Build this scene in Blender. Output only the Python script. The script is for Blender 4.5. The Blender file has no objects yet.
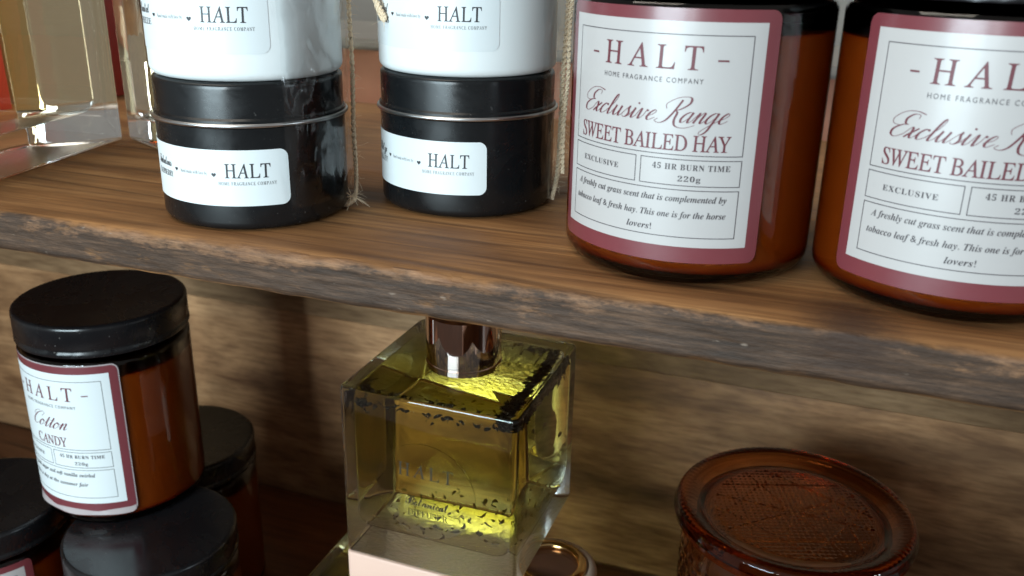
import bpy, bmesh, math, random
from math import sin, cos, pi, radians, hypot, atan2, sqrt
from mathutils import Vector, Matrix, noise

# ------------------------------------------------------------------ camera, world, light
scene = bpy.context.scene
COL = scene.collection
RND = random.Random(7)

PITCH, YAW, ROLL, FPX = radians(20.717), radians(19.494), radians(1.099), 926.36
cam_data = bpy.data.cameras.new('camera')
cam_data.sensor_width = 36.0
cam_data.lens = FPX / 1024 * 36.0
cam_data.clip_start = 0.01
cam_data.clip_end = 50.0
cam_data.dof.use_dof = True
cam_data.dof.focus_distance = 0.335
cam_data.dof.aperture_fstop = 17.0
cam = bpy.data.objects.new('camera', cam_data)
COL.objects.link(cam)
fwd = Vector((-sin(YAW) * cos(PITCH), cos(YAW) * cos(PITCH), -sin(PITCH)))
rgt0 = Vector((cos(YAW), sin(YAW), 0)); up0 = rgt0.cross(fwd)
rgt = cos(ROLL) * rgt0 + sin(ROLL) * up0
up = -sin(ROLL) * rgt0 + cos(ROLL) * up0
cam.matrix_world = Matrix(((rgt.x, up.x, -fwd.x, 0), (rgt.y, up.y, -fwd.y, 0), (rgt.z, up.z, -fwd.z, 0.100), (0, 0, 0, 1)))
scene.camera = cam

world = bpy.data.worlds.new('World'); scene.world = world; world.use_nodes = True
bg = world.node_tree.nodes['Background']
bg.inputs[0].default_value = (0.88, 0.84, 0.80, 1); bg.inputs[1].default_value = 0.26

def area(name, loc, target, sx, sy, power, color, spread=180):
    l = bpy.data.lights.new(name, 'AREA'); l.shape = 'RECTANGLE'; l.size = sx; l.size_y = sy
    l.energy = power; l.color = color; l.spread = radians(spread)
    o = bpy.data.objects.new(name, l); COL.objects.link(o); o.location = loc
    o.rotation_euler = (Vector(target) - Vector(loc)).to_track_quat('-Z', 'Y').to_euler()
    return o
area('window_light', (-0.37, -0.64, 0.13), (-0.22, 0.33, -0.04), 0.48, 0.50, 14.0, (0.73, 0.92, 1.0))
area('side_light', (1.3, 0.12, 0.30), (-0.03, 0.31, 0.05), 0.10, 0.5, 2.6, (0.75, 0.9, 1.0))
area('door_light', (-0.03, -1.5, 0.28), (-0.03, 0.32, 0.02), 0.07, 0.8, 6.5, (0.85, 0.95, 1.0))
area('added_top_fill', (-0.7, -0.05, 1.5), (-0.35, 0.8, 0.0), 1.0, 1.0, 13, (1.0, 0.92, 0.80))  # added lamp, brightens the bricks and wall behind the shelf

vs = scene.view_settings
vs.view_transform = 'Standard'; vs.look = 'None'; vs.gamma = 1; vs.exposure = 0.0; vs.use_curve_mapping = False
scene.cycles.use_denoising = True
scene.cycles.max_bounces = 16
scene.cycles.transmission_bounces = 14
scene.cycles.glossy_bounces = 5
scene.cycles.diffuse_bounces = 4
scene.cycles.transparent_max_bounces = 12
scene.cycles.sample_clamp_indirect = 6

# ------------------------------------------------------------------ helpers
def obj(name, bm, mat, parent=None, smooth=40):
    me = bpy.data.meshes.new(name)
    bm.normal_update(); bm.to_mesh(me); bm.free()
    for m in (mat if isinstance(mat, (list, tuple)) else [mat]): me.materials.append(m)
    if smooth is not None:
        me.shade_smooth()
        if smooth < 180: me.set_sharp_from_angle(angle=radians(smooth))
    o = bpy.data.objects.new(name, me); COL.objects.link(o)
    if parent: o.parent = parent
    return o

def thing(name, label, cat, loc=(0, 0, 0), rotz=0, group=None):
    o = bpy.data.objects.new(name, None); COL.objects.link(o)
    o.empty_display_size = 0.01
    o.location = loc; o.rotation_euler = (0, 0, rotz); o['label'] = label; o['category'] = cat
    if group: o['group'] = group
    return o

def tag(o, label, cat, group=None, kind=None):
    o['label'] = label; o['category'] = cat
    if group: o['group'] = group
    if kind: o['kind'] = kind
    return o

def copy_thing(root, loc, rotz, label, group=None, skip=()):
    r = root.copy(); COL.objects.link(r); r.location = loc; r.rotation_euler = (0, 0, rotz); r['label'] = label
    if group: r['group'] = group
    for ch in list(root.children):
        if ch.name.split('.')[0] in skip: continue
        c = ch.copy(); COL.objects.link(c); c.parent = r
        for g in list(ch.children):
            d = g.copy(); COL.objects.link(d); d.parent = c
    return r

def lathe(bm, prof, seg=96, rfun=None, closed=False, mi=0):
    rings = []
    for r, z in prof:
        if r < 1e-6: rings.append([bm.verts.new((0, 0, z))]); continue
        ring = []
        for i in range(seg):
            a = 2 * pi * i / seg
            rr = r if rfun is None else rfun(r, z, a)
            ring.append(bm.verts.new((rr * cos(a), rr * sin(a), z)))
        rings.append(ring)
    prs = list(zip(rings[:-1], rings[1:]))
    if closed: prs.append((rings[-1], rings[0]))
    for A, B in prs:
        if len(A) == 1 and len(B) == 1: continue
        for i in range(seg):
            j = (i + 1) % seg
            if len(A) == 1: f = bm.faces.new((A[0], B[j], B[i]))
            elif len(B) == 1: f = bm.faces.new((A[i], A[j], B[0]))
            else: f = bm.faces.new((A[i], A[j], B[j], B[i]))
            f.material_index = mi
    return bm

def arcp(cx, cz, r, a0, a1, n=6):
    return [(cx + r * cos(radians(a0 + (a1 - a0) * i / n)), cz + r * sin(radians(a0 + (a1 - a0) * i / n))) for i in range(n + 1)]

def rbox(bm, sx, sy, z0, z1, rv, re, cx=0, cy=0, seg=5):
    """box with rounded vertical corners (rv) and softened top and bottom edges (re): stacked rounded outlines"""
    def outline(inset, z):
        pts = []
        hx, hy = sx / 2 - inset, sy / 2 - inset; r = max(rv - inset, 0.0003)
        for k, (qx, qy) in enumerate(((1, 1), (-1, 1), (-1, -1), (1, -1))):
            for i in range(seg + 1):
                a = pi / 2 * k + pi / 2 * i / seg
                pts.append(bm.verts.new((cx + qx * (hx - r) + r * cos(a), cy + qy * (hy - r) + r * sin(a), z)))
        return pts
    rings = []
    n = 3
    for i in range(n + 1):
        a = pi / 2 * i / n; rings.append(outline(re * (1 - sin(a)), z0 + re * (1 - cos(a))))
    for i in range(n + 1):
        a = pi / 2 * i / n; rings.append(outline(re * (1 - cos(a)), z1 - re * (1 - sin(a))))
    for A, B in zip(rings[:-1], rings[1:]):
        m = len(A)
        for i in range(m): bm.faces.new((A[i], A[(i + 1) % m], B[(i + 1) % m], B[i]))
    bm.faces.new(list(reversed(rings[0]))); bm.faces.new(rings[-1])
    return bm

def wrap_pt(u, v, r):                      # u metres round the cylinder from -Y, v height
    a = u / r - pi / 2
    return (r * cos(a), r * sin(a), v)

def wrap_panel(bm, u0, u1, v0, v1, rc, r, R0, thick=0.00008, wav=None, nv=3):
    """thin rounded rectangle wrapped round a cylinder; u measured on R0"""
    n = max(4, int((u1 - u0) / 0.0008))
    us = [u0 + (u1 - u0) * i / n for i in range(n + 1)]
    if rc > 0:
        us = sorted(set(us + [u0 + rc * (1 - cos(pi / 2 * i / 6)) for i in range(7)] + [u1 - rc * (1 - cos(pi / 2 * i / 6)) for i in range(7)]))
    cols = []
    for u in us:
        d = 0
        if rc > 0:
            if u < u0 + rc: x = (u0 + rc - u) / rc; d = rc * (1 - sqrt(max(0, 1 - x * x)))
            elif u > u1 - rc: x = (u - u1 + rc) / rc; d = rc * (1 - sqrt(max(0, 1 - x * x)))
        a = u / R0 - pi / 2; col = []
        for j in range(nv + 1):
            v = v0 + d + (v1 - v0 - 2 * d) * j / nv
            w = wav(u, v) if wav else 0
            col.append((bm.verts.new(((r + thick + w) * cos(a), (r + thick + w) * sin(a), v)), bm.verts.new(((r + w) * cos(a), (r + w) * sin(a), v))))
        cols.append(col)
    for A, B in zip(cols[:-1], cols[1:]):
        for j in range(nv):
            bm.faces.new((A[j][0], B[j][0], B[j + 1][0], A[j + 1][0]))
            bm.faces.new((A[j + 1][1], B[j + 1][1], B[j][1], A[j][1]))
        bm.faces.new((A[0][1], B[0][1], B[0][0], A[0][0])); bm.faces.new((A[nv][0], B[nv][0], B[nv][1], A[nv][1]))
    for c, fl in ((cols[0], 0), (cols[-1], 1)):
        for j in range(nv):
            q = (c[j][0], c[j + 1][0], c[j + 1][1], c[j][1]); bm.faces.new(q[::-1] if fl else q)
    return bm

# --- lettering: built-in font, its maths alphabets give serif, italic and script letters
def mth(s, U, L):
    out = ''
    for c in s:
        if 'A' <= c <= 'Z': out += chr(U + ord(c) - 65)
        elif 'a' <= c <= 'z': out += chr(L + ord(c) - 97)
        elif '0' <= c <= '9' and U == 0x1D400: out += chr(0x1D7CE + ord(c) - 48)
        else: out += c
    return out.replace(chr(0x1D455), '\u210e')
STY = {'serif': (0x1D434, 0x1D44E, -0.24), 'bold': (0x1D400, 0x1D41A, 0), 'ital': (0x1D434, 0x1D44E, 0), 'bi': (0x1D468, 0x1D482, 0),
       'script': (0x1D4D0, 0x1D4EA, 0), 'sans': None}
_cache = {}
def text_raw(s, style, space=1.0, off=0.0):
    key = (s, style, space, off)
    if key in _cache: return _cache[key]
    c = bpy.data.curves.new('t', 'FONT')
    st = STY[style]
    c.body = s if st is None else mth(s, st[0], st[1])
    if st: c.shear = st[2]
    c.space_character = space; c.offset = off; c.resolution_u = 3
    o = bpy.data.objects.new('t', c); COL.objects.link(o)
    dg = bpy.context.evaluated_depsgraph_get(); dg.update()
    me = bpy.data.meshes.new_from_object(o.evaluated_get(dg))
    vs_ = [tuple(v.co) for v in me.vertices]; fs = [tuple(p.vertices) for p in me.polygons]
    bpy.data.objects.remove(o); bpy.data.curves.remove(c); bpy.data.meshes.remove(me)
    _cache[key] = (vs_, fs)
    return _cache[key]
_cap = {}
def capheight(style):
    if style not in _cap: _cap[style] = max(v[1] for v in text_raw('H', style)[0])
    return _cap[style]
def put_text(bm, s, style, u0, u1, base, cap, r, R0, space=1.0, off=0.0, flat=False, fit='w'):
    vs_, fs = text_raw(s, style, space, off)
    x0 = min(v[0] for v in vs_); x1 = max(v[0] for v in vs_)
    sy = cap / capheight(style); sx = (u1 - u0) / (x1 - x0)
    nv = []
    for x, y, z in vs_:
        u = u0 + (x - x0) * sx; v = base + y * sy
        if flat: nv.append(bm.verts.new((u, r, v)))
        else:
            a = u / R0 - pi / 2; nv.append(bm.verts.new((r * cos(a), r * sin(a), v)))
    for f in fs:
        try: bm.faces.new([nv[i] for i in f])
        except ValueError: pass

# --- joined copperplate hand drawn as pen strokes (unit: x-height), slanted, thick on the downstrokes
PEN = {
 'x': (0.95, [[(0, .3), (.25, .92), (.4, .95), (.5, .6), (.55, .2), (.72, 0), (1.0, .3)], [(.85, .95), (.6, .6), (.4, .35), (.2, .02)]]),
 'c': (0.80, [[(0, .3), (.35, .85), (.62, .98), (.68, .82)], [(.62, .98), (.4, .95), (.15, .55), (.2, .12), (.42, 0), (.85, .3)]]),
 'l': (0.66, [[(0, .3), (.42, 1.1), (.52, 1.8), (.42, 2.02), (.3, 1.7), (.25, .8), (.27, .15), (.40, 0), (.7, .3)]]),
 'u': (1.10, [[(0, .3), (.2, .98)], [(.2, 1), (.2, .3), (.35, 0), (.6, .25), (.75, 1)], [(.75, 1), (.75, .25), (.88, 0), (1.15, .3)]]),
 's': (0.78, [[(0, .3), (.40, 1.08), (.42, .8), (.60, .4), (.5, .05), (.25, 0), (.12, .15)], [(.35, 0), (.55, .04), (.82, .3)]]),
 'i': (0.56, [[(0, .3), (.2, .98)], [(.2, 1), (.2, .25), (.33, 0), (.6, .3)], [(.24, 1.52), (.24, 1.38)]]),
 'v': (0.92, [[(0, .3), (.15, .95), (.25, .9), (.3, .3), (.4, 0), (.65, .35), (.72, .95), (.82, .82), (.95, .85)]]),
 'e': (0.76, [[(0, .3), (.45, .55), (.62, .85), (.45, 1.0), (.2, .7), (.15, .25), (.38, 0), (.8, .3)]]),
 'a': (1.05, [[(.75, .85), (.5, 1), (.2, .75), (.1, .3), (.3, 0), (.6, .35), (.75, .95)], [(.75, 1), (.72, .25), (.85, 0), (1.1, .3)]]),
 'n': (1.00, [[(0, .3), (.2, .95), (.25, .8), (.22, 0)], [(.22, .3), (.5, .95), (.68, .9), (.68, .25), (.8, 0), (1.05, .3)]]),
 'g': (1.05, [[(.75, .85), (.5, 1), (.2, .75), (.1, .3), (.3, 0), (.6, .35), (.75, .95)], [(.75, 1), (.74, 0), (.72, -.7), (.45, -1.05), (.2, -.8), (.6, -.2), (1.1, .3)]]),
 'o': (0.86, [[(.4, 1), (.15, .7), (.15, .2), (.38, 0), (.65, .3), (.65, .8), (.42, 1), (.55, .78), (.9, .75)]]),
 't': (0.64, [[(0, .3), (.3, 1.1), (.35, 1.6)], [(.35, 1.6), (.3, .3), (.42, 0), (.68, .3)], [(.05, 1.12), (.65, 1.18)]]),
 'E': (1.20, [[(1.45, 1.75), (1.35, 2.1), (.9, 2.12), (.60, 1.7), (.75, 1.25), (1.05, 1.18)], [(1.05, 1.18), (.55, 1.05), (.15, .6), (.25, .12), (.7, -.05), (1.2, .3)], [(.45, 1.0), (-.15, 1.1), (-.40, 1.6), (.1, 2.25), (.9, 2.4), (1.7, 2.2)]]),
 'R': (1.60, [[(.80, 2.1), (.75, 1.1), (.55, .15), (.15, -.15), (-.35, .0), (-.2, .25)], [(.0, 1.2), (-.25, 1.7), (.4, 2.3), (1.3, 2.35), (1.55, 1.8), (1.15, 1.25), (.75, 1.1)], [(.75, 1.1), (1.05, .9), (1.2, .2), (1.6, -.35), (2.4, -.5), (3.1, -.2)]]),
 'C': (1.20, [[(1.25, 1.5), (1.45, 1.95), (1.1, 2.2), (.5, 1.8), (.15, 1.0), (.3, .2), (.75, -.05), (1.25, .35)], [(.5, 1.3), (.0, 1.5), (.0, 2.0), (.6, 2.35)]]),
 ' ': (0.55, [])}
def pen_text(bm, word, u0, u1, base, xh, r, R0, slant=0.55, thin=0.05, thick=0.19):
    strokes = []; x = 0
    for ch in word:
        w, st = PEN[ch]
        for q in st:
            pts = [(x + a + slant * b, b) for a, b in q]; strokes.append(pts)
        x += w
    xs = [p[0] for q in strokes for p in q]; x0, x1 = min(xs), max(xs); sx = (u1 - u0) / (x1 - x0)
    for si, q in enumerate(strokes):
        n = len(q); P = []
        for i in range(n - 1):
            a, b, c, d = q[max(i - 1, 0)], q[i], q[i + 1], q[min(i + 2, n - 1)]
            for k in range(6):
                f = k / 6; P.append(tuple(0.5 * (2 * b[j] + (c[j] - a[j]) * f + (2 * a[j] - 5 * b[j] + 4 * c[j] - d[j]) * f * f + (3 * b[j] - a[j] - 3 * c[j] + d[j]) * f ** 3) for j in (0, 1)))
        P.append(q[-1]); prev = None; rr = r + 0.000002 * (si % 7)
        for i, p in enumerate(P):
            a, b = P[max(i - 1, 0)], P[min(i + 1, len(P) - 1)]; dx, dy = b[0] - a[0], b[1] - a[1]; L = hypot(dx, dy) or 1
            w = (thin + (thick - thin) * max(0, -dy / L) ** 1.3) / 2; nx, ny = -dy / L * w, dx / L * w
            cur = []
            for sg in (1, -1):
                u = u0 + (p[0] + sg * nx - x0) * sx; v = base + (p[1] + sg * ny) * xh; an = u / R0 - pi / 2
                cur.append(bm.verts.new((rr * cos(an), rr * sin(an), v)))
            if prev: bm.faces.new((prev[1], cur[1], cur[0], prev[0]))
            prev = cur

# ------------------------------------------------------------------ materials
def mat(name):
    m = bpy.data.materials.new(name); m.use_nodes = True
    return m, m.node_tree, m.node_tree.nodes['Principled BSDF']
def N(nt, t, **kw):
    n = nt.nodes.new(t)
    for k, v in kw.items():
        if k.startswith('i_'):
            key = k[2:].replace('_', ' ')
            n.inputs[key].default_value = v
        else: setattr(n, k, v)
    return n
def ramp(nt, fac, stops):
    r = nt.nodes.new('ShaderNodeValToRGB'); e = r.color_ramp.elements
    while len(e) < len(stops): e.new(0.5)
    for x, (p, c) in zip(e, stops): x.position = p; x.color = c if len(c) == 4 else (*c, 1)
    nt.links.new(fac, r.inputs[0]); return r
def mix(nt, f, a, b, mode='MIX'):
    m = nt.nodes.new('ShaderNodeMix'); m.data_type = 'RGBA'; m.blend_type = mode
    for s, v in ((0, f), (6, a), (7, b)):
        if hasattr(v, 'links') or hasattr(v, 'is_linked'): nt.links.new(v, m.inputs[s])
        elif isinstance(v, (int, float)): m.inputs[s].default_value = v
        else: m.inputs[s].default_value = (*v, 1) if len(v) == 3 else v
    return m.outputs[2]
def mathn(nt, op, a, b=None, clamp=False):
    m = nt.nodes.new('ShaderNodeMath'); m.operation = op; m.use_clamp = clamp
    for i, v in enumerate((a, b)):
        if v is None: continue
        if isinstance(v, (int, float)): m.inputs[i].default_value = v
        else: nt.links.new(v, m.inputs[i])
    return m.outputs[0]
def coords(nt, scale=(1, 1, 1), loc=(0, 0, 0), rot=(0, 0, 0)):
    tc = nt.nodes.new('ShaderNodeTexCoord'); mp = nt.nodes.new('ShaderNodeMapping')
    mp.inputs['Scale'].default_value = scale; mp.inputs['Location'].default_value = loc; mp.inputs['Rotation'].default_value = rot
    nt.links.new(tc.outputs['Object'], mp.inputs[0]); return mp.outputs[0]
def noise_n(nt, vec, scale, detail=4, rough=0.55, dist=0):
    n = N(nt, 'ShaderNodeTexNoise'); nt.links.new(vec, n.inputs['Vector'])
    n.inputs['Scale'].default_value = scale; n.inputs['Detail'].default_value = detail
    n.inputs['Roughness'].default_value = rough; n.inputs['Distortion'].default_value = dist
    return n.outputs['Fac']

def simple(name, col, rough=0.5, metal=0, coat=0, spec=0.5, var=0.0, vscale=60, bump=0.0, bscale=300, coat_rough=0.05, sss=0):
    m, nt, b = mat(name)
    b.inputs['Base Color'].default_value = (*col, 1); b.inputs['Roughness'].default_value = rough; b.inputs['Metallic'].default_value = metal
    b.inputs['Coat Weight'].default_value = coat; b.inputs['Coat Roughness'].default_value = coat_rough; b.inputs['Specular IOR Level'].default_value = spec
    v = coords(nt)
    if var:
        f = noise_n(nt, v, vscale, 5)
        nt.links.new(mix(nt, f, tuple(c * (1 - var) for c in col), tuple(min(1, c * (1 + var)) for c in col)), b.inputs['Base Color'])
        rr = N(nt, 'ShaderNodeMapRange'); nt.links.new(noise_n(nt, v, vscale * 2.3, 6), rr.inputs[0])
        rr.inputs[3].default_value = max(0.02, rough - 0.08); rr.inputs[4].default_value = rough + 0.08
        nt.links.new(rr.outputs[0], b.inputs['Roughness'])
    if bump:
        bp = N(nt, 'ShaderNodeBump'); bp.inputs['Strength'].default_value = bump; bp.inputs['Distance'].default_value = 0.0004
        nt.links.new(noise_n(nt, v, bscale, 5), bp.inputs['Height']); nt.links.new(bp.outputs[0], b.inputs['Normal'])
    return m

def glass(name, ior=1.5, rough=0.0, color=(1, 1, 1), absorb=None, density=0, bump=0, bscale=40, bdist=0.001):
    m, nt, b = mat(name)
    b.inputs['Base Color'].default_value = (*color, 1); b.inputs['Transmission Weight'].default_value = 1
    b.inputs['Roughness'].default_value = rough; b.inputs['IOR'].default_value = ior
    if absorb:
        va = N(nt, 'ShaderNodeVolumeAbsorption'); va.inputs[0].default_value = (*absorb, 1); va.inputs[1].default_value = density
        nt.links.new(va.outputs[0], nt.nodes['Material Output'].inputs['Volume'])
    if bump:
        bp = N(nt, 'ShaderNodeBump'); bp.inputs['Strength'].default_value = bump; bp.inputs['Distance'].default_value = bdist
        nt.links.new(noise_n(nt, coords(nt), bscale, 2), bp.inputs['Height']); nt.links.new(bp.outputs[0], b.inputs['Normal'])
    return m

def wood(name, dark, mid, light, grain=1.0, rough=0.55, lines=0.5, stain=None, edge=None, off=0, bumps=0.35, blot=0.5, spec=0.35, gx=1.0):
    """grain runs along X; object coordinates in metres"""
    m, nt, b = mat(name); L = nt.links
    v1 = coords(nt, (5 * gx, 60 * grain, 60 * grain), (off, off * 2, 0))
    v2 = coords(nt, (18 * gx, 420 * grain, 420 * grain), (off, 0, 0))
    v0 = coords(nt, (1.5 * gx, 16 * grain, 16 * grain), (off, 0, 0))
    g1 = noise_n(nt, v1, 1.0, 5, 0.6, 0.6); g2 = noise_n(nt, v2, 1.0, 3, 0.6); g0 = noise_n(nt, v0, 2.0, 3, 0.5)
    s = mathn(nt, 'ADD', mathn(nt, 'MULTIPLY', g1, 0.6), mathn(nt, 'MULTIPLY', g0, 0.4))
    c = ramp(nt, s, [(0.33, dark), (0.5, mid), (0.66, light)]).outputs[0]
    fine = ramp(nt, g2, [(0.35, (0.62, 0.58, 0.55)), (0.58, (1, 1, 1))]).outputs[0]
    c = mix(nt, 0.85, c, fine, 'MULTIPLY')
    # thin dark growth lines that wander along the board
    wv = N(nt, 'ShaderNodeTexWave', wave_type='BANDS', bands_direction='Y', wave_profile='SIN')
    L.new(coords(nt, (1.6, 10 * grain, 3), (off, off * 3, 0)), wv.inputs[0])
    wv.inputs['Scale'].default_value = 1.5; wv.inputs['Distortion'].default_value = 13.0; wv.inputs['Detail'].default_value = 2.0; wv.inputs['Detail Scale'].default_value = 0.8
    ln = ramp(nt, wv.outputs['Fac'], [(0.0, (1, 1, 1)), (0.10, (0.2, 0.2, 0.2)), (0.24, (0, 0, 0))]).outputs[0]
    lnm = ramp(nt, noise_n(nt, coords(nt, (4, 14, 14), (off, 8, 1)), 1.0, 3), [(0.40, (0, 0, 0)), (0.60, (1, 1, 1))]).outputs[0]
    ln = mathn(nt, 'MULTIPLY', ln, lnm)
    c = mix(nt, mathn(nt, 'MULTIPLY', ln, lines * 1.5, True), c, tuple(x * 0.35 for x in dark))
    bl = noise_n(nt, coords(nt, (9, 22, 22), (off, 5, 2)), 1.0, 4, 0.6)
    blr = ramp(nt, bl, [(0.38, (1, 1, 1)), (0.62, (0, 0, 0))]).outputs[0]
    c = mix(nt, mathn(nt, 'MULTIPLY', blr, blot), c, tuple(x * 0.55 for x in dark))
    ro = None
    if edge:   # painted, dirty front edge worn through to bare wood
        tc = N(nt, 'ShaderNodeTexCoord'); sp = N(nt, 'ShaderNodeSeparateXYZ'); L.new(tc.outputs['Object'], sp.inputs[0])
        nz = noise_n(nt, coords(nt, (60, 200, 200)), 1.0, 5, 0.65)
        yy = mathn(nt, 'ADD', sp.outputs[1], mathn(nt, 'MULTIPLY', nz, 0.0045))
        f = mathn(nt, 'MULTIPLY', mathn(nt, 'SUBTRACT', edge + 0.0042, yy), 700, True)
        wn = noise_n(nt, coords(nt, (45, 120, 130), (3, 0, 0)), 1.0, 8, 0.72)
        wn2 = noise_n(nt, coords(nt, (11, 50, 60), (9, 0, 0)), 1.0, 3, 0.6)
        # more wear towards the upper arris
        zz = mathn(nt, 'MULTIPLY', mathn(nt, 'ADD', sp.outputs[2], 0.0085), 14)
        w = mathn(nt, 'ADD', mathn(nt, 'ADD', mathn(nt, 'MULTIPLY', wn, 0.62), mathn(nt, 'MULTIPLY', wn2, 0.38)), zz)
        wr = ramp(nt, w, [(0.56, (0, 0, 0)), (0.62, (0.6, 0.6, 0.6)), (0.70, (1, 1, 1))]).outputs[0]
        tone = noise_n(nt, coords(nt, (34, 260, 420), (1, 3, 0)), 1.0, 12, 0.82)
        paint = ramp(nt, tone, [(0.36, (0.020, 0.010, 0.005)), (0.5, (0.052, 0.028, 0.016)), (0.66, (0.125, 0.068, 0.038))]).outputs[0]
        bare = ramp(nt, tone, [(0.35, (0.10, 0.042, 0.02)), (0.65, (0.36, 0.19, 0.095))]).outputs[0]
        e = mix(nt, wr, paint, bare)
        sc = noise_n(nt, coords(nt, (150, 300, 420), (5, 1, 0)), 1.0, 3, 0.5)
        e = mix(nt, ramp(nt, sc, [(0.70, (0, 0, 0)), (0.78, (0.6, 0.6, 0.6))]).outputs[0], e, (0.30, 0.23, 0.18))
        c = mix(nt, f, c, e)
        kd = N(nt, 'ShaderNodeVectorMath', operation='DISTANCE'); kn = N(nt, 'ShaderNodeMapping'); L.new(tc.outputs['Object'], kn.inputs[0])
        kn.inputs['Scale'].default_value = (1, 0.55, 1); kn.inputs['Location'].default_value = (0, 0, 0); L.new(kn.outputs[0], kd.inputs[0]); kd.inputs[1].default_value = KNOT
        kw = noise_n(nt, coords(nt, (1, 1, 1)), 330, 6, 0.7)
        kr = mathn(nt, 'ADD', kd.outputs['Value'], mathn(nt, 'MULTIPLY', kw, 0.013))
        c = mix(nt, ramp(nt, kr, [(0.010, (0.8, 0.8, 0.8)), (0.024, (0, 0, 0))]).outputs[0], c, (0.030, 0.013, 0.007))
        ring = ramp(nt, kr, [(0.0095, (0, 0, 0)), (0.0105, (1, 1, 1)), (0.0115, (0, 0, 0))]).outputs[0]
        c = mix(nt, mathn(nt, 'MULTIPLY', ring, 0.9), c, (0.012, 0.006, 0.004))
    L.new(c, b.inputs['Base Color'])
    rr = N(nt, 'ShaderNodeMapRange'); L.new(g1, rr.inputs[0]); rr.inputs[3].default_value = rough - 0.12; rr.inputs[4].default_value = rough + 0.18
    L.new(rr.outputs[0], b.inputs['Roughness']); b.inputs['Specular IOR Level'].default_value = spec
    h = mathn(nt, 'ADD', mathn(nt, 'MULTIPLY', g2, 0.6), mathn(nt, 'ADD', g1, mathn(nt, 'MULTIPLY', ln, -0.8)))
    if edge: h = mathn(nt, 'SUBTRACT', h, mathn(nt, 'MULTIPLY', ring, 3.0))
    if edge: h = mathn(nt, 'ADD', h, mathn(nt, 'MULTIPLY', wn, mathn(nt, 'MULTIPLY', f, 1.6)))
    bp = N(nt, 'ShaderNodeBump'); bp.inputs['Strength'].default_value = bumps; bp.inputs['Distance'].default_value = 0.0008
    L.new(h, bp.inputs['Height']); L.new(bp.outputs[0], b.inputs['Normal'])
    return m

KNOT = (0.0100, 0.1432, -0.0010)
M = {}
M['shelf'] = wood('shelf_wood', (0.14, 0.056, 0.017), (0.34, 0.158, 0.054), (0.50, 0.26, 0.10), rough=0.6, lines=0.3, bumps=0.6, edge=0.2524)
M['shelf_rear'] = wood('rear_wood', (0.25, 0.11, 0.04), (0.42, 0.21, 0.085), (0.54, 0.30, 0.13), off=4, rough=0.5, lines=0.2)
M['back'] = wood('back_wood', (0.13, 0.055, 0.022), (0.40, 0.21, 0.095), (0.60, 0.34, 0.165), grain=0.8, gx=2.6, rough=0.6, off=2, lines=0.25, blot=0.6)
M['back_top'] = wood('back_top_wood', (0.15, 0.085, 0.042), (0.29, 0.175, 0.09), (0.40, 0.255, 0.14), grain=0.8, gx=2.6, rough=0.6, off=7, lines=0.2, blot=0.4)
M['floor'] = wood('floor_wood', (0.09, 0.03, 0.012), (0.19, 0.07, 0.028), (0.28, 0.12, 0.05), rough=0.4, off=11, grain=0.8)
M['amber'] = glass('amber_glass', 1.5, 0.0, (1, 1, 1), absorb=(0.80, 0.47, 0.0), density=760)
M['wax'] = simple('wax', (0.62, 0.54, 0.42), 0.6, var=0.05)
M['lid'] = simple('black_lid', (0.007, 0.007, 0.008), 0.24, spec=0.45, var=0.15, vscale=40)
M['tin_black'] = simple('black_tin', (0.005, 0.006, 0.007), 0.27, spec=0.45, var=0.1, vscale=50)
M['tin_white'] = simple('white_tin', (0.76, 0.79, 0.79), 0.38, var=0.015, vscale=30)
M['bead'] = simple('tin_bead', (0.62, 0.62, 0.62), 0.3, metal=1.0, var=0.1)
M['paper'] = simple('label_paper', (0.46, 0.435, 0.425), 0.42, coat=0.35, coat_rough=0.24, var=0.012, vscale=200, bump=0.05, bscale=900)
M['maroon'] = simple('maroon_paper', (0.165, 0.034, 0.042), 0.38, coat=0.6, coat_rough=0.22, var=0.06, vscale=150)
M['ink_m'] = simple('maroon_ink', (0.13, 0.028, 0.038), 0.5)
M['ink_d'] = simple('dark_ink', (0.045, 0.035, 0.040), 0.5)
M['ink_b'] = simple('black_ink', (0.03, 0.03, 0.035), 0.5)
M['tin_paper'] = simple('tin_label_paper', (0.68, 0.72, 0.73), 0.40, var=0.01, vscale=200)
M['clear'] = glass('clear_glass', 1.5, 0.0, (0.97, 0.99, 0.97), bump=0.04, bscale=70)
M['clear_frost'] = glass('frosted_underside', 1.5, 0.30, (0.62, 0.60, 0.50), bump=0.5, bscale=300)
OIL = dict(absorb=(0.925, 0.84, 0.03), density=23)
M['oil'] = glass('oil_against_glass', 0.962, 0.0, **OIL)
M['oil_wavy'] = glass('oil_against_glass', 0.945, 0.0, bump=0.08, bscale=20, bdist=0.002, **OIL)
M['oil_top'] = glass('oil_surface', 1.44, 0.0, bump=0.12, bscale=60, **OIL)
M['air'] = glass('hollow_against_glass', 0.667, 0.0, bump=0.25, bscale=55, bdist=0.002)
PALE = dict(absorb=(0.95, 0.80, 0.45), density=14)
M['pale_oil'] = glass('pale_oil_against_glass', 0.962, 0.0, **PALE)
M['pale_top'] = glass('pale_oil_surface', 1.44, 0.0, **PALE)
M['rose'] = simple('rose_metal', (0.96, 0.82, 0.74), 0.06, metal=1.0)
M['gold'] = simple('gold_metal', (0.88, 0.60, 0.26), 0.15, metal=1.0)
M['cream'] = simple('cream_plastic', (0.66, 0.50, 0.40), 0.35, var=0.02)
M['peach'] = simple('peach_card', (0.74, 0.50, 0.40), 0.55, var=0.03, bump=0.05)
M['black_in'] = simple('rose_inner_disc', (0.30, 0.17, 0.13), 0.22, metal=0.8)
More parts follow.
